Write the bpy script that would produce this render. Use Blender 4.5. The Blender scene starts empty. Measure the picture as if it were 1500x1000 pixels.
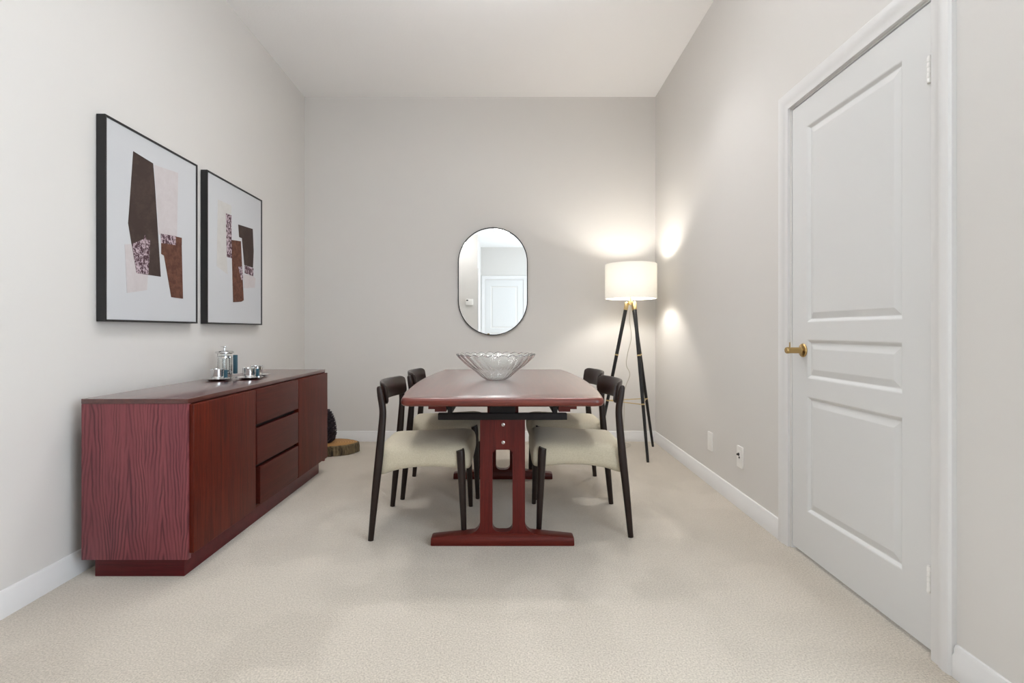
import bpy, bmesh, math, random
from mathutils import Vector, Matrix
random.seed(4)
PI = math.pi
S = bpy.context.scene
COL = S.collection

# ------------------------------------------------------------------ helpers
def srgb(r, g, b):
    f = lambda c: (c/255/12.92) if c/255 <= .04045 else ((c/255+.055)/1.055)**2.4
    return (f(r), f(g), f(b), 1)

class NT:
    def __init__(s, name):
        s.m = bpy.data.materials.new(name); s.m.use_nodes = True
        s.t = s.m.node_tree; s.b = s.t.nodes['Principled BSDF']; s.out = s.t.nodes['Material Output']
    def n(s, typ, **kw):
        nd = s.t.nodes.new(typ)
        for k, v in kw.items():
            if k.startswith('i_'): nd.inputs[k[2:].replace('_', ' ')].default_value = v
            else: setattr(nd, k, v)
        return nd
    def l(s, a, b): s.t.links.new(a, b)
    def math(s, op, a, b=None, c=None):
        nd = s.t.nodes.new('ShaderNodeMath'); nd.operation = op
        for i, v in enumerate((a, b, c)):
            if v is None: continue
            if isinstance(v, (int, float)): nd.inputs[i].default_value = v
            else: s.l(v, nd.inputs[i])
        return nd.outputs[0]
    def ramp(s, fac, stops, interp='LINEAR'):
        r = s.t.nodes.new('ShaderNodeValToRGB'); r.color_ramp.interpolation = interp
        e = r.color_ramp.elements
        while len(e) < len(stops): e.new(.5)
        for x, (p, c) in zip(e, stops): x.position = p; x.color = c
        s.l(fac, r.inputs[0]); return r.outputs[0]
    def coord(s, scale=(1, 1, 1), which='Object'):
        tc = s.n('ShaderNodeTexCoord'); mp = s.n('ShaderNodeMapping')
        mp.inputs['Scale'].default_value = scale
        s.l(tc.outputs[which], mp.inputs[0]); return mp.outputs[0]
    def noise(s, vec, scale, detail=4, rough=.55, dist=0):
        nd = s.n('ShaderNodeTexNoise'); nd.inputs['Scale'].default_value = scale
        nd.inputs['Detail'].default_value = detail; nd.inputs['Roughness'].default_value = rough
        nd.inputs['Distortion'].default_value = dist
        s.l(vec, nd.inputs['Vector']); return nd.outputs[0]
    def mix(s, fac, a, b, typ='MIX'):
        nd = s.t.nodes.new('ShaderNodeMix'); nd.data_type = 'RGBA'; nd.blend_type = typ
        for i, v in ((0, fac), (6, a), (7, b)):
            if isinstance(v, (int, float, tuple)): nd.inputs[i].default_value = v
            else: s.l(v, nd.inputs[i])
        return nd.outputs[2]
    def bump(s, h, strength, dist=.01):
        nd = s.n('ShaderNodeBump'); nd.inputs['Strength'].default_value = strength
        nd.inputs['Distance'].default_value = dist
        s.l(h, nd.inputs['Height']); s.l(nd.outputs[0], s.b.inputs['Normal'])
    def set(s, **kw):
        for k, v in kw.items():
            k = k.replace('_', ' ')
            if hasattr(v, 'node'): s.l(v, s.b.inputs[k])
            else: s.b.inputs[k].default_value = v
        return s

def plain(name, col, rough=.5, metal=0, **kw):
    q = NT(name); q.set(Base_Color=col, Roughness=rough, Metallic=metal, **kw); return q.m

def paint(name, col, rough=.6, bump=.06, scale=260, spec=.3):
    q = NT(name); v = q.coord()
    n1 = q.noise(v, 1.3, 2); c = q.mix(n1, tuple(x*.985 for x in col[:3])+(1,), tuple(min(1, x*1.015) for x in col[:3])+(1,))
    q.set(Base_Color=c, Roughness=rough, Specular_IOR_Level=spec)
    q.bump(q.noise(v, scale, 3), bump, .002); return q.m

def obj(name, bm, mat, parent=None, smooth=True, angle=35):
    me = bpy.data.meshes.new(name)
    bmesh.ops.recalc_face_normals(bm, faces=bm.faces[:])
    if smooth:
        for f in bm.faces: f.smooth = True
        for e in bm.edges:
            if len(e.link_faces) == 2 and e.calc_face_angle(0) > math.radians(angle): e.smooth = False
    bm.to_mesh(me); bm.free()
    o = bpy.data.objects.new(name, me); COL.objects.link(o)
    for m in (mat if isinstance(mat, (list, tuple)) else [mat]): me.materials.append(m)
    if parent: o.parent = parent
    return o

def empty(name, loc=(0, 0, 0), rz=0):
    o = bpy.data.objects.new(name, None); COL.objects.link(o)
    o.location = loc; o.rotation_euler = (0, 0, rz); o.empty_display_size = .1; return o

def tag(o, label=None, cat=None, group=None, kind=None):
    if label: o['label'] = label
    if cat: o['category'] = cat
    if group: o['group'] = group
    if kind: o['kind'] = kind
    return o
def struct(o): o['kind'] = 'structure'; return o

def BM(): return bmesh.new()

def box(bm, x0, x1, y0, y1, z0, z1, bev=0, seg=2):
    t = BM()
    bmesh.ops.create_cube(t, size=1)
    for v in t.verts:
        v.co = Vector(((x0+x1)/2+v.co.x*(x1-x0), (y0+y1)/2+v.co.y*(y1-y0), (z0+z1)/2+v.co.z*(z1-z0)))
    if bev: bmesh.ops.bevel(t, geom=t.edges[:], offset=bev, segments=seg, profile=.6, affect='EDGES')
    merge(bm, t); return bm

def merge(bm, t):
    me = bpy.data.meshes.new('tmp'); t.to_mesh(me); t.free(); bm.from_mesh(me); bpy.data.meshes.remove(me)

def prism(bm, pts, axis, a, b, bev=0, seg=2):
    """closed 2-D outline extruded along axis; pts are the two other coords in xyz order"""
    t = BM()
    def P(p, d):
        return {'x': (d, p[0], p[1]), 'y': (p[0], d, p[1]), 'z': (p[0], p[1], d)}[axis]
    A = [t.verts.new(P(p, a)) for p in pts]; B = [t.verts.new(P(p, b)) for p in pts]
    fa = t.faces.new(A); fb = t.faces.new(B[::-1]); n = len(pts)
    for i in range(n): t.faces.new((A[i], B[i], B[(i+1) % n], A[(i+1) % n]))
    if bev:
        es = list(fa.edges)+list(fb.edges)
        bmesh.ops.bevel(t, geom=es, offset=bev, segments=seg, profile=.5, affect='EDGES', clamp_overlap=True)
    merge(bm, t); return bm

def lathe(bm, prof, seg=32, c=(0, 0, 0), axis='z', close=False):
    t = BM(); rings = []
    for r, h in prof:
        if r < 1e-6: rings.append([t.verts.new((0, 0, h))]); continue
        rings.append([t.verts.new((r*math.cos(2*PI*i/seg), r*math.sin(2*PI*i/seg), h)) for i in range(seg)])
    for A, B in zip(rings, rings[1:]+([rings[0]] if close else [])):
        for i in range(seg):
            j = (i+1) % seg
            if len(A) == 1 and len(B) == 1: continue
            if len(A) == 1: t.faces.new((A[0], B[i], B[j]))
            elif len(B) == 1: t.faces.new((A[i], B[0], A[j]))
            else: t.faces.new((A[i], B[i], B[j], A[j]))
    M = Matrix.Translation(c)
    if axis == 'x': M = M @ Matrix.Rotation(PI/2, 4, 'Y')
    if axis == '-x': M = M @ Matrix.Rotation(-PI/2, 4, 'Y')
    if axis == 'y': M = M @ Matrix.Rotation(-PI/2, 4, 'X')
    if axis == '-y': M = M @ Matrix.Rotation(PI/2, 4, 'X')
    bmesh.ops.transform(t, matrix=M, verts=t.verts[:]); merge(bm, t); return bm

def spline(pts, n):
    """Catmull-Rom through tuples of any length"""
    out = []; m = len(pts)
    for i in range(m-1):
        p0 = pts[max(i-1, 0)]; p1 = pts[i]; p2 = pts[i+1]; p3 = pts[min(i+2, m-1)]
        for k in range(n):
            t = k/n
            out.append(tuple(.5*(2*b+(c-a)*t+(2*a-5*b+4*c-d)*t*t+(3*b-a-3*c+d)*t**3) for a, b, c, d in zip(p0, p1, p2, p3)))
    out.append(tuple(pts[-1])); return out

def tube(bm, pts, radii, seg=12, ell=(1, 1), cap=True):
    """pts 3-D path; radii per point; ell scales the section in its two frame directions"""
    t = BM(); pts = [Vector(p) for p in pts]
    if isinstance(radii, (int, float)): radii = [radii]*len(pts)
    rings = []; up = None
    for i, p in enumerate(pts):
        d = (pts[min(i+1, len(pts)-1)]-pts[max(i-1, 0)]).normalized()
        if up is None:
            up = Vector((0, 1, 0)) if abs(d.y) < .9 else Vector((0, 0, 1))
        u = (up-d*up.dot(d)).normalized(); up = u; w = d.cross(u)
        rings.append([t.verts.new(p+(u*math.cos(2*PI*k/seg)*ell[0]+w*math.sin(2*PI*k/seg)*ell[1])*radii[i]) for k in range(seg)])
    for A, B in zip(rings, rings[1:]):
        for k in range(seg): t.faces.new((A[k], B[k], B[(k+1) % seg], A[(k+1) % seg]))
    if cap: t.faces.new(rings[0][::-1]); t.faces.new(rings[-1])
    merge(bm, t); return bm

def skin(bm, loops, cap=True):
    R = [[bm.verts.new(p) for p in L] for L in loops]; n = len(R[0])
    for A, B in zip(R, R[1:]):
        for i in range(n): bm.faces.new((A[i], B[i], B[(i+1) % n], A[(i+1) % n]))
    if cap: bm.faces.new(R[0][::-1]); bm.faces.new(R[-1])
    return bm

def rrect(x0, x1, y0, y1, r, n=6):
    pts = []
    rs = r if isinstance(r, (tuple, list)) else (r,)*4
    for (cx, cy, a), q in zip(((x1, y1, 0), (x0, y1, 90), (x0, y0, 180), (x1, y0, 270)), rs):
        sx = -1 if cx == x1 else 1; sy = -1 if cy == y1 else 1
        for k in range(n+1):
            t = math.radians(a+90*k/n)
            pts.append((cx+sx*q+q*math.cos(t), cy+sy*q+q*math.sin(t)))
    return pts

# ------------------------------------------------------------------ materials
M_wall = paint('wall_paint', srgb(216, 213, 209))
M_ceil = paint('ceiling_paint', srgb(244, 243, 242), .8, .35, 90)
M_trim = paint('trim_paint', srgb(225, 224, 223), .38, .02, 60, .45)
M_door = paint('door_paint', srgb(219, 219, 218), .42, .03, 120, .45)
M_white = plain('white_plastic', srgb(240, 238, 234), .35)
M_dark = plain('dark_socket', srgb(40, 36, 34), .5)
M_blackframe = plain('black_frame', srgb(26, 25, 26), .45)
M_brass = plain('polished_brass', srgb(186, 156, 104), .22, 1)
M_brass2 = plain('satin_brass', srgb(206, 182, 132), .3, 1)
M_chrome = plain('chrome', srgb(225, 225, 225), .07, 1)
M_steel = plain('screw_steel', srgb(200, 195, 190), .3, 1)
M_blue = plain('blue_handle', srgb(40, 78, 92), .35)
M_blacklamp = plain('black_lacquer', srgb(20, 19, 20), .4)
M_mirror = plain('mirror_glass', (.9, .91, .9, 1), .0, 1)
M_glass = plain('clear_glass', (.95, .97, .96, 1), .02, 0, Transmission_Weight=1.0, IOR=1.45)
M_slot = plain('dark_gap', srgb(20, 10, 9), .8)
M_cord = plain('cord_plastic', srgb(190, 184, 170), .5)

def carpet():
    q = NT('carpet_pile'); v = q.coord()
    big = q.noise(v, 1.6, 3, .55, .6)
    vo = q.n('ShaderNodeTexVoronoi'); vo.distance = 'CHEBYCHEV'; vo.feature = 'SMOOTH_F1'; vo.inputs['Scale'].default_value = 4.6; vo.inputs['Smoothness'].default_value = .35
    wv = q.n('ShaderNodeVectorMath'); wv.operation = 'ADD'                # vacuum marks: loose blocky patches
    nz = q.n('ShaderNodeTexNoise'); nz.inputs['Scale'].default_value = 5; nz.inputs['Detail'].default_value = 3; q.l(v, nz.inputs['Vector'])
    sc = q.n('ShaderNodeVectorMath'); sc.operation = 'SCALE'; sc.inputs['Scale'].default_value = .09; q.l(nz.outputs['Color'], sc.inputs[0])
    q.l(q.coord((1, .8, 1)), wv.inputs[0]); q.l(sc.outputs[0], wv.inputs[1]); q.l(wv.outputs[0], vo.inputs['Vector'])
    sx = q.n('ShaderNodeSeparateColor'); q.l(vo.outputs['Color'], sx.inputs[0]); trk = sx.outputs[0]
    fine = q.noise(v, 175, 4, .75)
    mid = q.noise(v, 46, 3, .6)
    base = q.mix(big, srgb(176, 165, 149), srgb(190, 180, 165))
    base = q.mix(q.math('MULTIPLY', trk, .55), base, srgb(206, 195, 180))
    fr = q.ramp(fine, [(.34, srgb(112, 103, 90)), (.62, srgb(232, 223, 210))])
    c = q.mix(.46, base, fr)
    c = q.mix(q.ramp(trk, [(.1, (0, 0, 0, 1)), (.9, (1, 1, 1, 1))]), q.mix(1.0, c, (.965, .963, .96, 1), 'MULTIPLY'), q.mix(1.0, c, (1.02, 1.02, 1.02, 1), 'MULTIPLY'))
    q.set(Base_Color=c, Roughness=.95, Specular_IOR_Level=.05, Sheen_Weight=1.0, Sheen_Roughness=.32, Sheen_Tint=(1, .95, .88, 1))
    h = q.math('ADD', q.math('MULTIPLY', fine, 1.0), q.math('MULTIPLY', mid, .6))
    q.bump(h, .45, .008); return q.m
M_carpet = carpet()

def wood(name, a, b, c, axis='z', freq=46, rough=.3, coat=.25, cathedral=False, dark=.5, spec=.4):
    """rosewood: soft colour streaks along `axis`, darker growth lines and fine pores"""
    q = NT(name)
    st = {'x': (.8, 14, 14), 'y': (14, .8, 14), 'z': (14, 14, .8)}[axis]
    v = q.coord(st); n1 = q.noise(v, 1.3, 5, .6, .4)
    n2 = q.noise(v, freq*.11, 4, .7, .8)
    pores = q.noise(q.coord(tuple(s*5 for s in st)), 4, 3, .6)
    if cathedral:                              # three flat-sawn leaves: long streaks closing into arches low down
        tc = q.n('ShaderNodeTexCoord'); sp = q.n('ShaderNodeSeparateXYZ'); q.l(tc.outputs['Object'], sp.inputs[0])
        wob = q.math('MULTIPLY', q.math('SUBTRACT', q.noise(q.coord((4, 4, 2.2)), 1.6, 3), .5), .050)
        x = q.math('PINGPONG', q.math('ADD', q.math('ADD', sp.outputs[0], 1.047), wob), .072)
        zz = q.math('SUBTRACT', sp.outputs[2], .06)
        d = q.math('MULTIPLY', q.math('POWER', q.math('MAXIMUM', zz, .001), .62), .085)
        r = q.math('ADD', q.math('MULTIPLY', x, q.math('ADD', 1, q.math('MULTIPLY', x, 5))), d)
        soft = q.noise(q.coord((9, 9, .7)), 1.2, 1, .4)
        ph = q.math('ADD', q.math('MULTIPLY', r, 330), q.math('MULTIPLY', soft, 9.0))
        mask = q.ramp(q.noise(q.coord((16, 16, 1.4)), 1.6, 3, .6), [(.36, (.08, .08, .08, 1)), (.62, (1, 1, 1, 1))])
        band = q.math('MULTIPLY', q.math('POWER', q.math('ADD', q.math('MULTIPLY', q.math('SINE', ph), .5), .5), 1.7), mask)
    else:
        band = q.ramp(n2, [(.42, (0, 0, 0, 1)), (.72, (1, 1, 1, 1))])
    base = q.mix(q.ramp(n1, [(.3, (0, 0, 0, 1)), (.7, (1, 1, 1, 1))]), a, b)
    base = q.mix(q.math('MULTIPLY', band, dark), base, c)
    base = q.mix(q.math('MULTIPLY', q.ramp(pores, [(.5, (0, 0, 0, 1)), (.75, (1, 1, 1, 1))]), .35), base, c)
    q.set(Base_Color=base, Roughness=rough, Coat_Weight=coat, Coat_Roughness=.2, Specular_IOR_Level=spec)
    q.bump(pores, .03, .001); return q.m
M_side_lit = wood('rosewood_side_lit', srgb(116, 56, 64), srgb(136, 70, 74), srgb(62, 26, 34), 'z', 46, rough=.4, coat=.1, cathedral=True, dark=.75, spec=.35)  # purplish rosewood, base raised and greyed to carry the light haze on this side
M_front_shaded = wood('rosewood_front_shaded', srgb(74, 20, 10), srgb(98, 34, 19), srgb(34, 8, 6), 'z', 44, rough=.4, coat=0, dark=.75, spec=.16)  # red-brown rosewood, base darkened to carry the shade on the front
M_drawer = wood('rosewood_drawer', srgb(68, 22, 15), srgb(82, 31, 22), srgb(40, 13, 10), 'y', 30, rough=.4, coat=0, dark=.5, spec=.2)
M_top = wood('rosewood_top', srgb(74, 30, 26), srgb(94, 44, 36), srgb(44, 18, 18), 'y', 34, rough=.30, coat=.9, dark=.5, spec=.5)
M_table = wood('mahogany_top', srgb(94, 40, 32), srgb(112, 54, 42), srgb(70, 28, 24), 'y', 30, rough=.30, coat=1.0, dark=.45, spec=.5)
M_tledge = wood('mahogany_edge', srgb(94, 32, 25), srgb(118, 54, 40), srgb(52, 14, 13), 'x', 40, rough=.3, coat=.3, dark=.6, spec=.4)
M_tedge = wood('mahogany_leg', srgb(84, 24, 21), srgb(100, 35, 29), srgb(44, 10, 11), 'z', 44, rough=.34, coat=.04, dark=.6, spec=.2)
M_tfoot = wood('mahogany_foot', srgb(86, 26, 20), srgb(102, 37, 28), srgb(46, 12, 11), 'x', 40, rough=.34, coat=.04, dark=.55, spec=.2)
M_rail = plain('black_rail', srgb(22, 15, 15), .55, Specular_IOR_Level=.25)
M_chair = wood('dark_stained_wood', srgb(33, 21, 17), srgb(44, 29, 23), srgb(17, 10, 9), 'z', 50, rough=.36, coat=.05, dark=.5, spec=.35)

def fabric():
    q = NT('beige_upholstery'); v = q.coord()
    n = q.noise(v, 210, 4, .7); w = q.noise(v, 430, 2, .6)
    c = q.ramp(n, [(.25, srgb(186, 175, 150)), (.5, srgb(201, 191, 168)), (.75, srgb(212, 203, 183))])
    q.set(Base_Color=c, Roughness=.95, Specular_IOR_Level=.1, Sheen_Weight=.2)
    q.bump(q.math('ADD', n, w), .35, .003); return q.m
M_fabric = fabric()

def mottled(name, a, b, scale, lo=.45, hi=.55):
    q = NT(name); v = q.coord(); n = q.noise(v, scale, 6, .75, .4)
    q.set(Base_Color=q.ramp(n, [(lo, a), (hi, b)]), Roughness=.75, Specular_IOR_Level=.2); return q.m
M_canvas = plain('canvas_white', srgb(196, 197, 199), .8, Specular_IOR_Level=.2)
M_abrown = mottled('paint_dark_brown', srgb(62, 50, 46), srgb(70, 57, 52), 5)
M_apink = mottled('paint_pale_pink', srgb(188, 180, 180), srgb(198, 192, 192), 14, .3, .7)
M_apurple = mottled('paint_purple_mottle', srgb(72, 48, 56), srgb(188, 170, 176), 60, .47, .56)
M_arust = mottled('paint_rust_brown', srgb(82, 52, 42), srgb(108, 72, 58), 26, .4, .62)
M_agrey = mottled('paint_pale_grey', srgb(190, 187, 182), srgb(198, 196, 193), 12, .3, .7)

def shade_mat():
    q = NT('lamp_shade_linen'); v = q.coord((1, 1, 1))
    tr = q.n('ShaderNodeBsdfTranslucent'); tr.inputs[0].default_value = (.95, .93, .88, 1)
    df = q.n('ShaderNodeBsdfDiffuse'); df.inputs[0].default_value = (.92, .91, .88, 1)
    mx = q.n('ShaderNodeMixShader'); mx.inputs[0].default_value = .17
    q.l(df.outputs[0], mx.inputs[1]); q.l(tr.outputs[0], mx.inputs[2]); q.l(mx.outputs[0], q.out.inputs[0]); return q.m
M_shade = shade_mat()

def emis(name, col, st):
    q = NT(name); q.set(Base_Color=(1, 1, 1, 1), Emission_Color=col, Emission_Strength=st); return q.m
M_bulb = emis('bulb_glow', (1, .93, .82, 1), 20)
M_diff = emis('diffuser_glow', (1, .96, .91, 1), 4)

def bowlmat():
    q = NT('pressed_glass'); v = q.coord()
    q.set(Base_Color=(.93, .95, .94, 1), Roughness=.10, IOR=1.45, Transmission_Weight=.93, Specular_IOR_Level=.6)
    return q.m
M_bowl = bowlmat()

def bark():
    q = NT('tree_bark'); v = q.coord((9, 9, 2.2)); n = q.noise(v, 3.2, 6, .7, .8)
    q.set(Base_Color=q.ramp(n, [(.35, srgb(42, 34, 26)), (.5, srgb(96, 82, 58)), (.65, srgb(136, 118, 88))]), Roughness=.95)
    q.bump(n, 1, .02); return q.m
def endgrain():
    q = NT('end_grain'); tc = q.n('ShaderNodeTexCoord'); wv = q.n('ShaderNodeTexWave'); wv.wave_type = 'RINGS'
    wv.rings_direction = 'Z'; wv.inputs['Scale'].default_value = 14; wv.inputs['Distortion'].default_value = 1.5
    q.l(tc.outputs['Object'], wv.inputs['Vector'])
    q.set(Base_Color=q.mix(wv.outputs['Fac'], srgb(176, 132, 78), srgb(148, 106, 60)), Roughness=.8); return q.m
def conemat():
    q = NT('dark_cone_scale'); v = q.coord(); n = q.noise(v, 60, 4, .6)
    q.set(Base_Color=q.ramp(n, [(.4, srgb(30, 22, 28)), (.66, srgb(66, 54, 64)), (.8, srgb(150, 142, 144))]), Roughness=.8); return q.m

# ------------------------------------------------------------------ the room
RX, RA = 1.290, -math.atan(.0184)      # right wall: origin at y=0, direction (.0184,1)
LX, LA = -1.731, math.atan(.0171)      # left wall
YB, ZC, ZL = 4.715, 3.127, 2.68
YEND, YREAR, HALLX = -1.03, .33, -.46

struct(obj('floor', box(BM(), -2.1, 1.7, -1.3, 5.0, -.12, 0), M_carpet))
struct(obj('ceiling', box(BM(), -2.1, 1.7, 1.20, 5.0, ZC, ZC+.12), M_ceil))
b = box(BM(), -2.1, 1.7, -1.3, 1.20, ZL, ZC+.12)
struct(obj('ceiling_hall', b, M_ceil))
struct(obj('wall_back', box(BM(), -2.1, 1.7, YB, YB+.14, 0, ZC), M_wall))
# left wall (local +x points into the room)
lw = empty('tmpl', (LX, 0, 0), LA)
def at_left(o): o.location = (LX, 0, 0); o.rotation_euler = (0, 0, LA); return o
def at_right(o): o.location = (RX, 0, 0); o.rotation_euler = (0, 0, RA); return o
bpy.data.objects.remove(lw)
struct(at_left(obj('wall_left', box(BM(), -.14, 0, .2, 4.75, 0, ZC), M_wall)))
# right wall with a door opening and, nearer than the camera sees, an opening for the added window
D0, D1, DZ = 1.592, 2.412, 2.032
W0, W1, WZ0, WZ1 = -.80, 1.24, .25, 2.40
bm = BM()
for y0, y1, z0, z1 in ((-1.25, W0, 0, ZC), (W0, W1, 0, WZ0), (W0, W1, WZ1, ZC), (W1, D0, 0, ZC), (D0, D1, DZ, ZC), (D1, 4.75, 0, ZC)):
    box(bm, 0, .14, y0, y1, z0, z1)
bmesh.ops.remove_doubles(bm, verts=bm.verts[:], dist=1e-5)
struct(at_right(obj('wall_right', bm, M_wall)))
struct(obj('wall_rear', box(BM(), -2.1, HALLX, YREAR-.12, YREAR, 0, ZC), M_wall))
struct(obj('wall_hall', box(BM(), HALLX-.12, HALLX, YEND, YREAR-.12, 0, ZL), M_wall))
struct(obj('wall_end', box(BM(), -.7, 1.6, YEND-.14, YEND, 0, ZL), M_wall))

# baseboards: stepped profile
BP = [(0, 0), (.016, 0), (.016, .062), (.011, .070), (.011, .082), (.006, .092), (0, .094)]
def base_run(name, p0, p1, nrm, mat=M_trim):
    """profile swept from p0 to p1 (world xy); nrm points into the room"""
    bm = BM(); loops = []
    for p in (p0, p1): loops.append([(p[0]+nrm[0]*t, p[1]+nrm[1]*t, z) for t, z in BP])
    skin(bm, loops); return struct(obj(name, bm, mat))
rw = lambda y: RX+.0184*y
lwx = lambda y: LX-.0171*y
base_run('baseboard_back', (lwx(YB), YB), (rw(YB), YB), (0, -1))
base_run('baseboard_left', (lwx(YREAR), YREAR), (lwx(YB), YB), (1, .0171))
base_run('baseboard_right', (rw(2.497), 2.497), (rw(YB), YB), (-1, .0184))
base_run('baseboard_right_near', (rw(-.95), -.95), (rw(1.507), 1.507), (-1, .0184))
base_run('baseboard_rear', (-1.74, YREAR), (HALLX, YREAR), (0, 1))

# door casing: mitred profile swept up, over and down, against a wall lying in its own y-z plane
CP = [(0, 0), (0, .012), (.008, .015), (.03, .015), (.036, .019), (.056, .022), (.072, .020), (.078, .014), (.078, 0)]
def casing(y0, y1, zt, prof=CP, side=-1):
    bm = BM(); loops = []
    for k in range(4):
        L = []
        for o, t in prof:
            y = (y0-o, y0-o, y1+o, y1+o)[k]; z = (0, zt+o, zt+o, 0)[k]
            L.append((side*t, y, z))
        loops.append(L)
    skin(bm, loops); return bm
struct(at_right(obj('trim_1', casing(D0-.004, D1+.004, DZ+.004), M_trim)))
# jamb lining the opening, with a stop strip
bm = BM()
box(bm, .002, .135, D0-.002, D0+.004, 0, DZ); box(bm, .002, .135, D1-.004, D1+.002, 0, DZ); box(bm, .002, .135, D0, D1, DZ-.004, DZ+.002)
struct(at_right(obj('trim_2', bm, M_trim)))

def door_slab(y0, y1, z0, z1, panels, x=0.0, thick=.035, side=-1):
    """moulded door: front face at x looking to side; panels = (ya,yb,za,zb)"""
    bm = BM()
    V = lambda y, z, d: bm.verts.new((x-side*d, y, z))
    def quad(ya, yb, za, zb, d=0): bm.faces.new((V(ya, za, d), V(yb, za, d), V(yb, zb, d), V(ya, zb, d)))
    pa, pb = panels[0][0], panels[0][1]
    zs = [z0]
    for p in sorted(panels, key=lambda p: p[2]): zs += [p[2], p[3]]
    zs.append(z1)
    for i in range(0, len(zs), 2): quad(pa, pb, zs[i], zs[i+1])
    for a, c in zip(zs, zs[1:]): quad(y0, pa, a, c); quad(pb, y1, a, c)
    for (ya, yb, za, zb) in panels:
        rings = []
        for o, d in ((0, 0), (.004, .0015), (.013, .010), (.016, .0105), (.040, .0035), (.043, .003)):
            rings.append([V(ya+o, za+o, d), V(yb-o, za+o, d), V(yb-o, zb-o, d), V(ya+o, zb-o, d)])
        for A, B in zip(rings, rings[1:]):
            for i in range(4): bm.faces.new((A[i], A[(i+1) % 4], B[(i+1) % 4], B[i]))
        bm.faces.new(rings[-1])
    xb = x-side*thick
    for f in (((x, y0, z0), (x, y0, z1), (xb, y0, z1), (xb, y0, z0)), ((x, y1, z0), (x, y1, z1), (xb, y1, z1), (xb, y1, z0)),
              ((x, y0, z1), (x, y1, z1), (xb, y1, z1), (xb, y0, z1)), ((x, y0, z0), (x, y1, z0), (xb, y1, z0), (xb, y0, z0)),
              ((xb, y0, z0), (xb, y1, z0), (xb, y1, z1), (xb, y0, z1))):
        bm.faces.new([bm.verts.new(p) for p in f])
    bmesh.ops.remove_doubles(bm, verts=bm.verts[:], dist=1e-5)
    return bm
d1 = struct(at_right(empty('door_1')))
PN = [(1.725, 2.285, 1.042, 1.905), (1.725, 2.285, .795, .966), (1.725, 2.285, .208, .716)]
obj('door_slab', door_slab(D0+.008, D1-.008, .016, DZ-.010, PN, x=.003), M_door, d1, smooth=False)
# handle: rose, neck, straight round grip with an upright thumb pin
HY, HZ = 2.312, .917
bm = BM(); lathe(bm, [(0, 0), (.030, 0), (.031, .003), (.028, .008), (.018, .011), (.015, .013), (.0135, .018), (.0135, .062), (.0145, .066), (.0145, .074), (.012, .078), (0, .078)], 32, (.003, HY, HZ), '-x')
h = obj('door_handle', bm, M_brass, d1)
bm = BM(); tube(bm, [(-.058, HY, HZ+.010), (-.058, HY, HZ+.036)], [.003, .0022], 8)
obj('thumb_pin', bm, M_brass, h)
for z in (1.81, .236):
    bm = BM()
    for k in range(5): lathe(bm, [(0, 0), (.006, 0), (.0066, .001), (.0066, .0145), (.006, .0155), (0, .0155)], 12, (-.004, D0+.012, z-.04+k*.016))
    lathe(bm, [(0, 0), (.005, 0), (.0045, .004), (0, .005)], 12, (-.004, D0+.012, z+.04))
    box(bm, -.001, .0028, D0+.012, D0+.024, z-.038, z+.038)
    obj('hinge', bm, M_white, d1)

# end-of-hall door seen only in the mirror
d2 = empty('door_2', (0, YEND, 0), -PI/2); struct(d2)       # local y -> +x, local -x -> +y
obj('door_slab', door_slab(-.368, .388, .012, 2.022, [(-.262, .282, 1.05, 1.90), (-.262, .282, .80, .965), (-.262, .282, .21, .715)], x=-.006), M_door, d2, smooth=False)
bm = BM(); lathe(bm, [(0, 0), (.03, 0), (.028, .008), (.012, .012), (.012, .04), (.026, .05), (.026, .07), (0, .076)], 24, (-.006, -.31, .92), '-x'); obj('door_handle', bm, M_brass, d2)
t3 = obj('trim_3', casing(-.374, .394, 2.03), M_trim); t3.location = (0, YEND, 0); t3.rotation_euler = (0, 0, -PI/2); struct(t3)
t4 = obj('trim_4', box(BM(), HALLX, HALLX+.02, YREAR-.09, YREAR-.004, 0, 2.10, .003), M_trim); struct(t4)

# unseen window added in the right wall as daylight fill for the left wall
w1 = struct(at_right(empty('added_window_1')))
bm = BM(); wy = (W0+W1)/2
for a in ((W0, W0+.05, WZ0, WZ1), (W1-.05, W1, WZ0, WZ1), (W0, W1, WZ0, WZ0+.05), (W0, W1, WZ1-.05, WZ1), (wy-.02, wy+.02, WZ0, WZ1)):
    box(bm, .05, .11, *a)
obj('added_window_frame', bm, M_trim, w1)
obj('added_window_pane', box(BM(), .078, .082, W0+.04, W1-.04, WZ0+.04, WZ1-.04), NT('thin_pane').m, w1)
q = NT('pane_clear'); tr = q.n('ShaderNodeBsdfTransparent'); gl = q.n('ShaderNodeBsdfGlossy'); gl.inputs['Roughness'].default_value = 0
mx = q.n('ShaderNodeMixShader'); mx.inputs[0].default_value = .06; q.l(tr.outputs[0], mx.inputs[1]); q.l(gl.outputs[0], mx.inputs[2]); q.l(mx.outputs[0], q.out.inputs[0])
bpy.data.objects['added_window_pane'].data.materials[0] = q.m
struct(at_right(obj('trim_5', box(BM(), -.03, .05, W0-.04, W1+.04, WZ0-.03, WZ0, .004), M_trim)))

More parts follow.
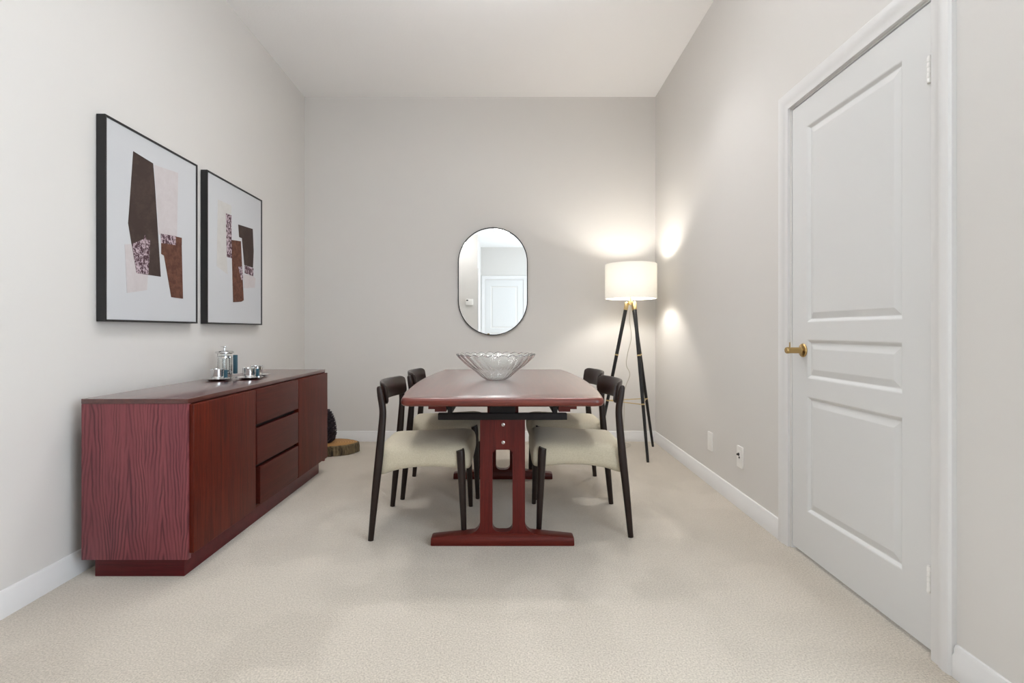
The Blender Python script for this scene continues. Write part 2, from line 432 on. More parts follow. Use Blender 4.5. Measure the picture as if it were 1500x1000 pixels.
# wall plates on the right wall
def plate(name, y, z, label, kind):
    e = at_right(empty(name)); e.location = (rw(y), y, z)
    bm = BM(); prism(bm, rrect(-.037, .037, -.060, .060, .004, 3), 'x', -.0065, 0, 0)
    box(bm, -.008, -.006, -.0165, .0165, -.034, .034, .001)
    obj('cover_plate', bm, M_white, e)
    tag(e, label, 'wall plate' if kind == 'blank' else 'outlet')
    if kind == 'blank':
        for s in (-1, 1): obj('screw', lathe(BM(), [(0, 0), (.003, 0), (.0028, .001), (0, .0014)], 10, (-.0062, 0, s*.047), '-x'), M_white, e)
    else:
        bm = BM(); lathe(bm, [(0, 0), (.009, 0), (.009, .004), (.006, .005), (.005, .012), (0, .012)], 14, (-.008, .006, .014), '-x')
        obj('jack', bm, M_dark, e)
        obj('jack', lathe(BM(), [(0, 0), (.006, 0), (.006, .003), (0, .003)], 12, (-.008, -.002, -.002), '-x'), M_dark, e)
        obj('socket_face', box(BM(), -.0088, -.0078, -.013, .013, -.030, -.010, .001), M_white, e)
plate('wall_plate', 3.392, .282, 'small blank white wall plate above the baseboard, nearer the floor lamp', 'blank')
plate('wall_outlet', 2.944, .288, 'white outlet plate with dark round jack above baseboard, nearer the door', 'jack')

# thermostat on the white wall behind the camera (mirror)
th = empty('wall_mounted_thermostat', (-.60, YREAR, 1.50)); tag(th, 'small white thermostat on the pale wall seen in the mirror', 'thermostat')
bm = BM(); box(bm, -.065, .065, 0, .028, -.055, .055, .006); obj('housing', bm, M_white, th)
obj('display', box(BM(), -.055, -.02, .027, .029, .022, .042), M_dark, th)

# ------------------------------------------------------------------ pendant globe (out of frame, above the camera's view)
PL = (-.02, 1.36, 2.60)
pl = empty('pendant_light', (PL[0], PL[1], ZC)); tag(pl, 'white glass globe pendant hanging from the high ceiling before the table', 'pendant light')
bm = BM(); lathe(bm, [(0, 0), (.06, 0), (.058, -.018), (.012, -.026), (.006, -.03), (.006, -.40), (.03, -.405), (.03, -.43), (0, -.43)], 32); obj('canopy_and_rod', bm, M_chrome, pl)
bm = BM(); lathe(bm, [(.105*math.sin(PI*k/24), PL[2]-ZC+.105*math.cos(PI*k/24)) for k in range(25)], 40); obj('glass_globe', bm, M_diff, pl)

BL = (-.02, 2.30, 2.85)  # uplight bowl added out of frame to bounce soft fill off the ceiling
bw = empty('added_bowl_pendant', (BL[0], BL[1], ZC)); tag(bw, 'added white uplight bowl on a short rod close to the ceiling over the table', 'pendant light')
bm = BM(); lathe(bm, [(0, 0), (.055, 0), (.053, -.016), (.012, -.024), (.005, -.03), (.005, -.31), (0, -.31)], 32); obj('canopy_and_rod', bm, M_chrome, bw)
zb_ = BL[2]-ZC
bm = BM(); lathe(bm, [(0, zb_-.05), (.06, zb_-.047), (.11, zb_-.032), (.145, zb_), (.141, zb_), (.107, zb_-.028), (.058, zb_-.043), (0, zb_-.046)], 40); obj('bowl_shade', bm, M_white, bw)
FL = (-.75, .78, ZL)  # ceiling light added out of frame as fill from the camera side
e = empty('added_ceiling_light', FL); tag(e, 'added round fill light on the low ceiling before the rear wall', 'ceiling light')
bm = BM(); lathe(bm, [(.135, 0), (.155, 0), (.153, -.012), (.138, -.014), (.135, -.008)], 40, close=True); obj('metal_rim', bm, M_white, e)
bm = BM(); lathe(bm, [(0, -.04), (.08, -.036), (.135, -.008), (.135, -.002), (0, -.002)], 32); obj('diffuser', bm, M_diff, e)

POT = [(-.62, 3.08), (.62, 3.08)]  # pair of recessed lights added out of frame to brighten the far floor
for (x, y), lab in zip(POT, ('added round recessed fill light on the sideboard side of the room', 'added round recessed fill light on the door side of the room')):
    e = empty('added_ceiling_light', (x, y, ZC)); tag(e, lab, 'ceiling light')
    bm = BM(); lathe(bm, [(.155, 0), (.175, 0), (.173, -.005), (.158, -.007), (.155, -.004)], 40, close=True); obj('metal_rim', bm, M_white, e)
    bm = BM(); lathe(bm, [(0, -.003), (.155, -.003), (.155, -.001), (0, -.001)], 32); obj('diffuser', bm, M_diff, e)

# ------------------------------------------------------------------ sideboard
sb = empty('sideboard', (-1.478, 2.90, 0)); tag(sb, 'long reddish rosewood sideboard with two doors and three drawers along left wall', 'sideboard')
X0, X1, Y0, Y1 = -.224, .205, -.81, .795     # carcass
ZB, ZT = .081, .730
bm = BM(); box(bm, X0, X1, Y0, Y0+.022, ZB, ZT-.020, .0015); obj('side_panel', bm, M_side_lit, sb)
bm = BM(); box(bm, X0, X1, Y1-.022, Y1, ZB, ZT-.020, .0015); obj('side_panel', bm, M_side_lit, sb)
bm = BM(); box(bm, X0, X1+.001, Y0-.001, Y1+.001, ZT-.020, ZT, .002); obj('top', bm, M_top, sb)
bm = BM(); box(bm, X0, X0+.012, Y0+.022, Y1-.022, ZB, ZT-.02); box(bm, X0+.012, X1-.02, Y0+.022, Y1-.022, ZB, ZB+.02); obj('back_panel', bm, M_front_shaded, sb)
bm = BM(); box(bm, X0+.012, X1-.012, Y0+.022, Y1-.022, ZB+.02, ZT-.02); obj('carcass', bm, M_slot, sb)
bm = BM(); box(bm, X0+.03, X1-.034, Y0+.032, Y1-.03, 0, ZB, .002); obj('plinth', bm, wood('rosewood_plinth', srgb(82, 16, 22), srgb(98, 26, 30), srgb(46, 8, 14), 'x', 30, rough=.35, coat=.1, dark=.5, spec=.3), sb)
FX0, FX1 = X1-.012, .2235                       # front leaves stand proud of the carcass
ya, yb, yc, yd = Y0+.010, -.274, .268, Y1-.002
zf0, zf1 = .104, .706
def front(y0, y1, z0, z1, name, mat):
    bm = BM(); box(bm, FX0, FX1, y0, y1, z0, z1, .0035, 3); return obj(name, bm, mat, sb)
front(ya, yb, zf0, zf1, 'door', M_front_shaded); front(yc+.006, yd, zf0, zf1, 'door', M_front_shaded)
for (z0, z1, y0) in ((.528, .706, yb+.010), (.322, .508, yb+.014), (.112, .302, yb+.048)):
    front(y0, yc, z0, z1, 'drawer', M_drawer)

# ------------------------------------------------------------------ pictures on the left wall
def picture(y0, z0, w, h, polys, label):
    e = at_left(empty('framed_picture')); e.location = (lwx(y0), y0, z0); tag(e, label, 'picture', 'abstract framed prints')
    bm = BM(); t = .009; T = .041
    for a in ((0, t, 0, h), (w-t, w, 0, h), (t, w-t, 0, t), (t, w-t, h-t, h)): box(bm, .003, T, a[0], a[1], a[2], a[3])
    bmesh.ops.remove_doubles(bm, verts=bm.verts[:], dist=1e-5)
    obj('frame', bm, M_blackframe, e, smooth=False)
    bm = BM(); box(bm, .003, .036, t, w-t, t, h-t)
    mats = [M_canvas]
    for k, (mat, pts) in enumerate(polys):
        if mat not in mats: mats.append(mat)
        x = .0364+.0004*k
        f = bm.faces.new([bm.verts.new((x, a, z)) for a, z in pts]); f.material_index = mats.index(mat)
        for a, c in zip(pts, pts[1:]+pts[:1]):
            g = bm.faces.new([bm.verts.new(p) for p in ((x, *a), (x, *c), (.0358, *c), (.0358, *a))]); g.material_index = mats.index(mat)
    obj('canvas', bm, mats, e, smooth=False)
picture(2.249, 1.045, .70, .90, [
    (M_apink, [(.331, .784), (.526, .803), (.516, .458), (.366, .442)]),
    (M_apink, [(.125, .355), (.177, .364), (.202, .231), (.284, .232), (.277, .157), (.14, .133)]),
    (M_abrown, [(.181, .8), (.322, .788), (.336, .68), (.381, .233), (.202, .231), (.147, .456), (.153, .511)]),
    (M_apurple, [(.173, .366), (.25, .40), (.262, .425), (.272, .40), (.299, .407), (.287, .235), (.202, .231)]),
    (M_arust, [(.385, .405), (.555, .424), (.567, .133), (.466, .135), (.407, .343), (.385, .349)]),
    (M_apurple, [(.381, .451), (.502, .461), (.502, .413), (.383, .404)]),
    (M_arust, [(.502, .459), (.555, .461), (.555, .422), (.502, .413)])],
    'black framed abstract print with a tall dark brown block, nearer and larger-looking of the pair')
picture(3.047, 1.045, .72, .905, [
    (M_agrey, [(.126, .762), (.289, .763), (.289, .71), (.222, .695), (.231, .426), (.242, .317), (.113, .352)]),
    (M_apink, [(.45, .339), (.592, .342), (.627, .326), (.613, .262), (.456, .246)]),
    (M_apurple, [(.22, .698), (.289, .701), (.289, .531), (.295, .424), (.231, .426)]),
    (M_abrown, [(.377, .66), (.581, .67), (.595, .518), (.585, .4), (.46, .403), (.427, .578), (.389, .579)]),
    (M_arust, [(.289, .543), (.411, .555), (.45, .164), (.418, .153), (.31, .144)]),
    (M_apurple, [(.466, .401), (.592, .395), (.585, .341), (.466, .349)]),
    (M_apurple, [(.374, .38), (.427, .39), (.44, .307), (.418, .297)])],
    'black framed abstract print with smaller staggered brown blocks, nearer the back wall')

# ------------------------------------------------------------------ chrome coffee set on the sideboard
def cup_mesh():
    bm = BM(); lathe(bm, [(0, .006), (.028, .006), (.031, .008), (.0335, .030), (.0355, .062), (.0345, .062), (.0325, .030), (.030, .011), (0, .010)], 40); return bm
def make_saucer(label):
    bm = BM(); lathe(bm, [(0, 0), (.040, 0), (.055, .004), (.074, .009), (.075, .0105), (.072, .0108), (.054, .0065), (.036, .005), (0, .005)], 48)
    return tag(obj('saucer', bm, M_chrome), label, 'saucer', 'chrome saucers on the sideboard')
def make_cup(label):
    e = empty('coffee_cup'); tag(e, label, 'cup', 'chrome cups on the sideboard')
    obj('cup_body', cup_mesh(), M_chrome, e)
    bm = BM(); box(bm, .0430, .0560, -.009, .009, .014, .058, .003); hd = obj('cup_handle', bm, M_blue, e)
    for z in (.018, .048): obj('handle_bracket', box(BM(), .030, .045, -.004, .004, z, z+.004), M_chrome, hd)
    return e
def copy_tree(o, parent=None):
    c = o.copy(); COL.objects.link(c)
    if parent: c.parent = parent
    for ch in o.children: copy_tree(ch, c)
    return c
SL = ['round chrome saucer nearest the front end of the sideboard', 'round chrome saucer near the front edge of the sideboard top', 'round chrome saucer behind the others, only its edge showing']
CL = ['small chrome cup with blue handle, nearest the front end of sideboard', 'small chrome cup with blue handle, nearest the front edge of sideboard', 'small chrome cup mostly hidden behind the right-hand cup']
s0 = make_saucer(SL[0]); c0 = make_cup(CL[0])
for i, (x, y, rz) in enumerate(((-1.586, 2.875, -.15), (-1.452, 2.96, -.1), (-1.493, 3.135, 1.75))):
    s = s0 if i == 0 else s0.copy()
    if i: COL.objects.link(s)
    s.location = (x, y, ZT+.0005); s['label'] = SL[i]
    c = c0 if i == 0 else copy_tree(c0)
    c.location = (x, y, ZT+.0005); c.rotation_euler = (0, 0, rz); c['label'] = CL[i]
# french press
fp = empty('french_press', (-1.645, 3.055, ZT+.0005), -.12); tag(fp, 'chrome and glass coffee press with blue handle standing behind the cups', 'coffee press')
bm = BM(); lathe(bm, [(0, .008), (.037, .008), (.037, .138), (.040, .142), (.0385, .1425), (.0345, .138), (.0345, .012), (0, .012)], 40); obj('glass_beaker', bm, M_glass, fp)
bm = BM(); lathe(bm, [(0, 0), (.040, 0), (.041, .003), (.041, .018), (.0385, .020), (.0385, .006), (0, .006)], 40)
lathe(bm, [(.0385, .112), (.0405, .112), (.0405, .124), (.0385, .124)], 40, close=True)
for k in range(6):
    a = k*PI/3+.3; tube(bm, [(.0395*math.cos(a), .0395*math.sin(a), .015), (.0395*math.cos(a), .0395*math.sin(a), .118)], .0035, 8)
obj('metal_cage', bm, M_chrome, fp)
bm = BM(); lathe(bm, [(0, .140), (.046, .140), (.050, .143), (.050, .149), (.044, .154), (.015, .157), (0, .158)], 40); obj('lid', bm, M_chrome, fp)
bm = BM(); lathe(bm, [(0, .03), (.004, .03), (.004, .157), (.0065, .157), (.0065, .174), (.0045, .175), (.021, .179), (.021, .182), (0, .1835)], 24); lathe(bm, [(.003, .035), (.033, .035), (.033, .042), (.003, .042)], 32, close=True); obj('plunger', bm, M_chrome, fp)
bm = BM(); box(bm, .060, .078, -.010, .010, .022, .132, .003); hd = obj('handle', bm, M_blue, fp)
for z in (.030, .116): obj('handle_bracket', box(BM(), .038, .062, -.004, .004, z, z+.005), M_chrome, hd)

# ------------------------------------------------------------------ dining table
TB = empty('dining_table', (-.006, 3.01, 0)); tag(TB, 'reddish mahogany trestle dining table with a bowed top and a glass bowl on it', 'table')
Lh, We, Wm = .82, .432, .482
def outline(off=0):
    pts = []
    N = 24; rc = .045
    # right side bowed (front to back), then rounded corners and the straight ends
    side = []
    for k in range(N+1):
        y = -Lh+rc+(2*Lh-2*rc)*k/N; x = We+(Wm-We)*(1-(y/Lh)**2); side.append((x, y))
    crn = []
    for k in range(1, 8):
        a = math.radians(90*k/8); x0 = side[-1][0]
        crn.append((x0-rc+rc*math.cos(a), Lh-rc+rc*math.sin(a)))
    right = side+crn+[(side[-1][0]-rc, Lh)]
    front_r = [(x, -y) for x, y in (crn+[(side[-1][0]-rc, Lh)])][::-1]
    half = front_r+right
    full = half+[(-x, y) for x, y in half[::-1]]
    out = []; n = len(full)
    for i in range(n):
        p = Vector(full[i]); d = (Vector(full[(i+1) % n])-Vector(full[i-1])).normalized()
        out.append((p.x-d.y*off, p.y+d.x*off))
    return out
bm = BM(); loops = []
zt, zb = .720, .683; R = (zt-zb)/2
for k in range(9):
    a = -PI/2+PI*k/8; off = R*.8*(1-math.cos(a)); z = (zt+zb)/2+R*math.sin(a)
    loops.append([(x, y, z) for x, y in outline(off)])
skin(bm, loops)
bm.normal_update()
for f in bm.faces:
    if abs(f.normal.z) < .93: f.material_index = 1
obj('tabletop', bm, [M_table, M_tledge], TB, angle=50)
def trestle(yf):
    t = .046
    bm = BM()
    # upright with a long slot: two posts, head, foot fillets in one outline pair
    hw, sw, z0, z1, s0, s1 = .105, .047, .050, .60, .066, .449
    outer = [(-hw, z1), (-hw, .14)]
    for k in range(7):
        a = math.radians(90*k/6); outer.append((-hw-.05+.05*math.cos(a), .062+.05-.05*math.sin(a)-.003))
    left = outer
    slot = rrect(-sw, sw, s0, s1, (.022, .022, .03, .03), 5)
    # build as ring: left half and right half joined across the slot
    def strip(sgn):
        o = [(sgn*abs(x), z) for x, z in left]+[(0, .055)]
        sl = [(x, z) for x, z in slot if (x*sgn) >= -1e-6]
        sl.sort(key=lambda p: p[1])
        return [(0, z1)]+o+[(0, s0)]+sl+[(0, s1)]
    for sgn in (-1, 1):
        prism(bm, strip(sgn), 'y', yf, yf+t)
    bmesh.ops.remove_doubles(bm, verts=bm.verts[:], dist=1e-5)
    inner = [f for f in bm.faces if all(abs(v.co.x) < 1e-4 for v in f.verts)]
    bmesh.ops.delete(bm, geom=inner, context='FACES')
    leg = obj('trestle_leg', bm, M_tedge, TB, angle=40)
    bm = BM()
    foot = [(-.336, .004), (-.334, .036), (-.326, .040), (-.14, .058), (0, .060), (.14, .058), (.326, .040), (.334, .036), (.336, .004), (.332, 0), (-.332, 0)]
    prism(bm, foot, 'y', yf-.004, yf+.062, .004, 2)
    obj('trestle_foot', bm, M_tfoot, TB)
    bm = BM()
    box(bm, -.30, .30, yf-.012, yf+.020, .590, .620, .002)
    obj('crossbeam', bm, M_rail, TB)
    return leg
for yf in (-.589, .497):
    lg = trestle(yf)
    if yf < 0:
        for z in (.566, .483):
            bm = BM(); lathe(bm, [(.0022, .0025), (.0035, .003), (.0075, .0015), (.0085, 0), (0, 0)], 16, (.003, yf, z), '-y')
            obj('screw', bm, M_steel, lg)
for s in (-1, 1):
    bm = BM()
    prism(bm, [(s*.345, .684), (s*.345, .640), (s*.315, .640), (s*.315, .628), (s*.262, .628), (s*.262, .684)], 'y', -.60, .60)
    obj('rail', bm, M_tfoot, TB)
    bm = BM(); box(bm, min(s*.255, s*.235), max(s*.255, s*.235), -.60, .60, .620, .650); obj('slide_bar', bm, M_rail, TB)
bm = BM(); box(bm, -.235, .235, -.42, .42, .625, .672); obj('leaf_box', bm, M_rail, TB)
for a, c in ((-.585, -.42), (.42, .54)): obj('spacer_block', box(BM(), -.06, .06, a, c, .620, .684), M_rail, TB)

# ------------------------------------------------------------------ glass bowl
def bowl():
    bm = BM(); SEG, N = 208, 24; P = 26
    prof = spline([(.062, .003), (.082, .014), (.100, .030), (.130, .056), (.161, .081), (.190, .108), (.214, .132), (.222, .142)], 6)
    n = len(prof)
    def surf(off):
        rows = []
        for i, (r, z) in enumerate(prof):
            t = i/(n-1); row = []
            for k in range(SEG):
                a = 2*PI*k/SEG; ph = P*a/(2*PI)
                u = (ph+t*1.2) % 1; p = abs(math.sin(PI*u))
                zz, rr = z, r
                if t > .36:
                    up = min(1, (t-.36-.10*p)/.10); up = max(0, up)
                    rr += up*(.007*p-.001)*(.5+t*.6)
                else: rr += .002*math.sin(2*PI*ph)*t
                if t > .80:
                    e = (t-.80)/.20; zz += e*(.012*(p**.6)-.006); rr += e*.004*(p-.5)
                row.append((rr-off*.75, zz+off*.66, a))
            rows.append(row)
        return rows
    A, B = surf(0), surf(.006)
    mk = lambda q: bm.verts.new((q[0]*math.cos(q[2]), q[0]*math.sin(q[2]), q[1]))
    VA = [[mk(q) for q in r] for r in A]; VB = [[mk(q) for q in r] for r in B]
    def sew(X, Y):
        for k in range(SEG): bm.faces.new((X[k], Y[k], Y[(k+1) % SEG], X[(k+1) % SEG]))
    for X, Y in zip(VA, VA[1:]): sew(X, Y)
    for X, Y in zip(VB, VB[1:]): sew(Y, X)
    sew(VA[-1], VB[-1])
    bc = bm.verts.new((0, 0, .003)); ic = bm.verts.new((0, 0, .011))
    rb = [bm.verts.new((.052*math.cos(2*PI*k/SEG), .052*math.sin(2*PI*k/SEG), 0)) for k in range(SEG)]
    sew(rb, VA[0])
    for k in range(SEG):
        bm.faces.new((bc, rb[k], rb[(k+1) % SEG])); bm.faces.new((ic, VB[0][(k+1) % SEG], VB[0][k]))
    return bm
bo = obj('glass_bowl', bowl(), M_bowl, angle=70); bo.location = (-.046, 3.01, .7205)
tag(bo, 'large pressed glass bowl with a scalloped rim on the dining table', 'bowl')

# ------------------------------------------------------------------ dining chairs
def make_chair():
    e = empty('dining_chair')
    for s in (-1, 1):
        bm = BM()
        pts = spline([(-.226, s*.243, 0, .0135), (-.205, s*.243, .22, .0175), (-.186, s*.241, .40, .0195), (-.174, s*.238, .54, .0175), (-.170, s*.236, .62, .0165), (-.180, s*.236, .69, .0160), (-.187, s*.236, .728, .0125), (-.189, s*.236, .738, .006)], 5)
        tube(bm, [p[:3] for p in pts], [p[3] for p in pts], 14, (.8, 1.0)); obj('leg', bm, M_chair, e)
    for s in (-1, 1):
        bm = BM()
        pts = spline([(.222, s*.243, 0, .0120), (.214, s*.240, .20, .0165), (.206, s*.238, .38, .0200), (.203, s*.237, .425, .0200), (.202, s*.237, .432, .0185)], 5)
        tube(bm, [p[:3] for p in pts], [p[3] for p in pts], 16); obj('leg', bm, M_chair, e)
    # upholstered seat: rounded loops from rear to front, drooping sides, rolled front
    bm = BM(); loops = []
    st = [(-.196, .150, .424, .330), (-.192, .205, .440, .306), (-.178, .222, .452, .302), (-.10, .226, .455, .326), (0, .230, .456, .340), (.10, .235, .462, .341), (.17, .238, .466, .336), (.215, .238, .464, .332), (.238, .234, .456, .334), (.250, .224, .436, .344), (.254, .195, .416, .358)]
    for x, w, t, b_ in spline(st, 4):
        L = []
        pr = [(0, -1.0), (.5, -1), (.86, -.97), (.97, -.84), (1.0, -.5), (1.0, -.1), (.985, .25), (.95, .52), (.87, .75), (.72, .90), (.5, .965), (.25, .985), (0, .975)]
        mid, hh = (t+b_)/2, (t-b_)/2
        R_ = [(w*a, mid+hh*c) for a, c in pr]
        for y, z in R_: L.append((x, y, z))
        for y, z in R_[-2:0:-1]: L.append((x, -y, z))
        loops.append(L)
    skin(bm, loops); obj('seat', bm, M_fabric, e, angle=80)
    # under-frame rail that the legs join, hidden inside the upholstery
    # curved backrest slab carried on the fronts of the two rear legs
    bm = BM(); loops = []
    N = 28
    for k in range(N+1):
        u = -1+2*k/N; y = u*.232
        e_ = max(0, (abs(u)-.86)/.14); hgt = .052*(1-.22*e_**2); zc = .699
        x = -.152-.060*(1-u*u)
        th = .0105*(1-.35*e_)
        L = []
        for q in range(20):
            a = 2*PI*q/20; ca, sa = math.cos(a), math.sin(a)
            ex = math.copysign(abs(ca)**.6, ca)*th; ez = math.copysign(abs(sa)**.45, sa)*hgt
            L.append((x+ex-.13*ez+.9*ez*ez*(-1), y, zc+ez))
        loops.append(L)
    skin(bm, loops); obj('backrest', bm, M_chair, e, angle=60)
    return e
CH = [((-.411, 2.727), 0, 'dark wooden dining chair with beige seat, left side of table, nearest the camera'),
      ((-.385, 3.340), .03, 'dark wooden dining chair with beige seat, left side of table, nearest the back wall'),
      ((.394, 2.770), PI-.01, 'dark wooden dining chair with beige seat, right side of table, nearest the camera'),
      ((.408, 3.335), PI+.02, 'dark wooden dining chair with beige seat, right side of table, nearest the floor lamp')]
ch0 = make_chair()
for i, ((x, y), rz, lab) in enumerate(CH):
    c = ch0 if i == 0 else copy_tree(ch0)
    c.location = (x, y, 0); c.rotation_euler = (0, 0, rz); tag(c, lab, 'chair', 'dining chairs around the table')

# ------------------------------------------------------------------ mirror
mr = empty('wall_mirror', (-.099, YB, 1.450)); tag(mr, 'tall pill-shaped mirror with thin black frame on the back wall', 'mirror')
def stadium(hw, hh, n=28):
    pts = []
    for k in range(n+1):
        a = PI*k/n; pts.append((hw*math.cos(a), hh-hw+hw*math.sin(a)))
    for k in range(n+1):
        a = PI+PI*k/n; pts.append((hw*math.cos(a), -(hh-hw)+hw*math.sin(a)))
    return pts
bm = BM(); loops = []
for d, y in ((0, 0), (0, -.022), (.0015, -.0235), (.006, -.0235), (.0075, -.022), (.0075, -.012), (.0075, 0)):
    loops.append([(x, y, z) for x, z in stadium(.316-d, .489-d)])
skin(bm, loops+[loops[0]], cap=False); bmesh.ops.remove_doubles(bm, verts=bm.verts[:], dist=1e-6)
obj('mirror_frame', bm, M_blackframe, mr)
bm = BM(); prism(bm, stadium(.309, .482), 'y', -.015, -.004); obj('mirror_pane', bm, M_mirror, mr, angle=20)

# ------------------------------------------------------------------ tripod floor lamp
LXY = Vector((1.045, 4.27)); fl = empty('floor_lamp', (LXY.x, LXY.y, 0)); tag(fl, 'black tripod floor lamp with a lit white drum shade in the corner', 'floor lamp')
feet = [(.054, -.313), (.246, .222), (-.268, .040)]
tops = [(.024, -.022), (.022, .018), (-.030, .004)]
ZTOP = 1.235
for (fx, fy), (tx, ty) in zip(feet, tops):
    P = lambda z: (fx+(tx-fx)*z/ZTOP, fy+(ty-fy)*z/ZTOP, z)
    bm = BM(); tube(bm, [P(0), P(.02), P(.5), P(1.185)], [.0095, .0105, .0135, .0155], 16); lg = obj('leg', bm, M_blacklamp, fl)
    bm = BM(); tube(bm, [P(1.175), P(1.18), P(ZTOP), P(ZTOP+.004)], [.0165, .0172, .0172, .014], 18); obj('brass_cap', bm, M_brass2, lg)
    for z, r in ((.80, .0158), (.422, .0140)): obj('brass_ring', tube(BM(), [P(z), P(z+.011)], [r, r], 16), M_brass2, lg)
def legp(i, z): return (feet[i][0]+(tops[i][0]-feet[i][0])*z/ZTOP, feet[i][1]+(tops[i][1]-feet[i][1])*z/ZTOP, z)
for i, j in ((0, 1), (1, 2), (2, 0)):
    bm = BM(); tube(bm, [legp(i, .427), legp(j, .427)], .0035, 8); obj('stretcher', bm, M_brass2, fl)
bm = BM(); lathe(bm, [(0, 1.215), (.020, 1.215), (.020, 1.245), (.009, 1.250), (.009, 1.30), (.019, 1.305), (.019, 1.345), (0, 1.345)], 24); obj('lamp_socket', bm, M_brass2, fl)
bm = BM(); lathe(bm, [(0, 1.345), (.014, 1.345), (.016, 1.36), (.030, 1.395), (.032, 1.415), (.025, 1.44), (0, 1.449)], 24); obj('bulb', bm, M_bulb, fl)
bm = BM(); R = .208
lathe(bm, [(R, 1.268), (R, 1.548), (R-.0015, 1.548), (R-.0015, 1.268)], 64, close=True); sh = obj('lamp_shade', bm, M_shade, fl)
for z in (1.268, 1.548):
    bm = BM(); tube(bm, [((R-.003)*math.cos(2*PI*k/48), (R-.003)*math.sin(2*PI*k/48), z) for k in range(49)], .0022, 6); obj('shade_ring', bm, M_white, sh)
for k in range(3):
    bm = BM(); a = 2*PI*k/3+.5; tube(bm, [(.019*math.cos(a), .019*math.sin(a), 1.305), (.1*math.cos(a), .1*math.sin(a), 1.285), ((R-.003)*math.cos(a), (R-.003)*math.sin(a), 1.268)], .002, 6); obj('shade_spoke', bm, M_white, sh)
bm = BM(); cp = spline([(0, 0, 1.22), (-.005, .02, 1.10), (.012, .03, .95), (-.012, .05, .82), (-.022, .06, .72), (.010, .07, .64), (-.018, .08, .55), (-.040, .09, .46), (-.030, .10, .38), (-.030, .12, .22), (-.025, .14, .06), (-.005, .17, .006), (.04, .22, .005), (.07, .30, .005), (.02, .36, .005), (-.10, .40, .005)], 6)
tube(bm, cp, .0028, 6); obj('cord', bm, M_cord, fl)

# ------------------------------------------------------------------ log slice with a dark cone behind the sideboard
bm = BM(); loops = []; SEG = 56
for rr, z in ((.250, 0), (.262, .006), (.264, .04), (.258, .078), (.246, .085)):
    L = []
    for k in range(SEG):
        a = 2*PI*k/SEG; w = 1+.03*math.sin(3*a+.6)+.018*math.sin(7*a)+.014*math.sin(19*a+z*20)
        L.append((rr*w*math.cos(a), rr*w*math.sin(a), z))
    loops.append(L)
skin(bm, loops)
top = max(bm.faces, key=lambda f: f.calc_center_median().z if len(f.verts) > 10 else -1); top.material_index = 1
ls = obj('log_slice', bm, [bark(), endgrain()]); ls.location = (-1.455, 4.285, 0); ls.scale = (.95, .64, .97)
tag(ls, 'thick round slice of log with bark on the carpet behind sideboard', 'log slice')
bm = BM(); lathe(bm, [(0, .0), (.075, .0), (.098, .05), (.100, .10), (.086, .17), (.060, .24), (.025, .29), (0, .30)], 28)
for row in range(15):
    z = .012+row*.0195; t = z/.30; r = .104*math.sqrt(max(.02, 1-(max(0, t-.22)/.80)**2))*(.82+.18*min(1, t/.22))
    for k in range(15):
        a = 2*PI*(k+.5*(row % 2))/15
        d = Vector((math.cos(a), math.sin(a), 0)); s = Vector((-math.sin(a), math.cos(a), 0)); up = Vector((0, 0, 1))
        c = d*(r*.93)+up*z
        w, o = .020, .022
        q = [c-s*w-up*.004, c+s*w-up*.004, c+d*o+s*w*.55+up*.012, c+d*(o+.004)+up*.017, c+d*o-s*w*.55+up*.012]
        A = [bm.verts.new(p+up*.004) for p in q]; B = [bm.verts.new(p-up*.004) for p in q]
        bm.faces.new(A); bm.faces.new(B[::-1])
        for i in range(5): bm.faces.new((A[i], B[i], B[(i+1) % 5], A[(i+1) % 5]))
pc = obj('pine_cone', bm, conemat(), smooth=False); pc.location = (-1.500, 4.290, .083); pc.scale = (.95, .95, .88)
tag(pc, 'large dark scaly cone standing on the log slice behind sideboard', 'pine cone')

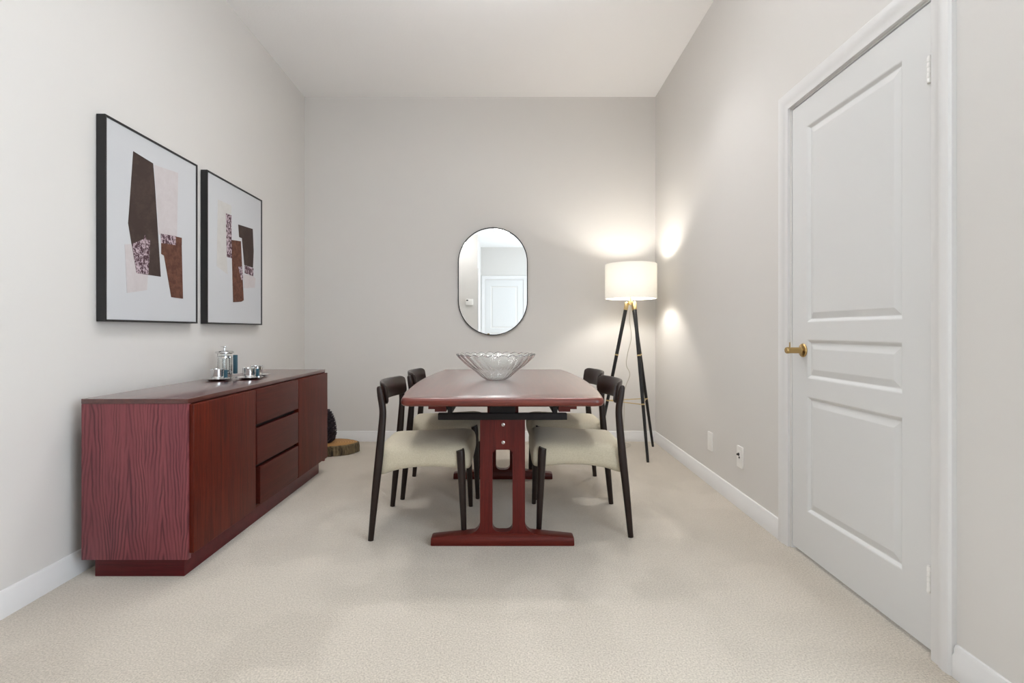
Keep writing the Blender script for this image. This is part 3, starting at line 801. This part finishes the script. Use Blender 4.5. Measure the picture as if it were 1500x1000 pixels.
# ------------------------------------------------------------------ lights
def light(name, typ, loc, energy, col=(1, 1, 1), rot=(0, 0, 0), **kw):
    d = bpy.data.lights.new(name, typ); d.energy = energy; d.color = col
    for k, v in kw.items(): setattr(d, k, v)
    o = bpy.data.objects.new(name, d); COL.objects.link(o); o.location = loc; o.rotation_euler = rot; return o
light('pendant_bulb_light', 'POINT', PL, 6, (.95, .98, 1), shadow_soft_size=.13)
light('added_bowl_uplight', 'AREA', (BL[0], BL[1], BL[2]-.01), 21, (.965, .98, 1), rot=(PI, 0, 0), shape='DISK', size=.24)  # ceiling-bounce fill from the added bowl
light('added_low_ceiling_light', 'POINT', (FL[0], FL[1], ZL-.18), 5, (.975, .985, 1), shadow_soft_size=.12)  # fill from the added low ceiling light
for x, y in POT: light('added_recessed_light', 'AREA', (x, y, ZC-.012), 4.6, (.97, .98, 1), shape='DISK', size=.30, spread=1.7)  # floor fill from the added recessed lights
light('added_window_daylight', 'AREA', (RX+.20, (W0+W1)/2, (WZ0+WZ1)/2), 46, (.80, .90, 1), rot=(0, PI/2, 0), shape='RECTANGLE', size=WZ1-WZ0, size_y=W1-W0)  # cool fill through the added window
light('floor_lamp_bulb_light', 'POINT', (LXY.x, LXY.y, 1.415), 34, (1, .955, .885), shadow_soft_size=.042)

w = bpy.data.worlds.new('World'); S.world = w; w.use_nodes = True
bg = w.node_tree.nodes['Background']; bg.inputs[0].default_value = (.80, .90, 1, 1); bg.inputs[1].default_value = 1.5

# ------------------------------------------------------------------ camera
cd = bpy.data.cameras.new('Camera'); cam = bpy.data.objects.new('Camera', cd); COL.objects.link(cam); S.camera = cam
cam.location = (0, 0, 1.005); cam.rotation_euler = (PI/2, 0, 0)
cd.sensor_width = 36; cd.lens = 760/1500*36; cd.shift_x = 12/1500; cd.shift_y = -16/1500; cd.clip_start = .02

S.view_settings.view_transform = 'Standard'; S.view_settings.look = 'None'
S.view_settings.gamma = 1; S.view_settings.use_curve_mapping = False; S.view_settings.exposure = .42
try: S.cycles.max_bounces = 10; S.cycles.diffuse_bounces = 6; S.cycles.transmission_bounces = 10; S.cycles.caustics_refractive = True
except Exception: pass
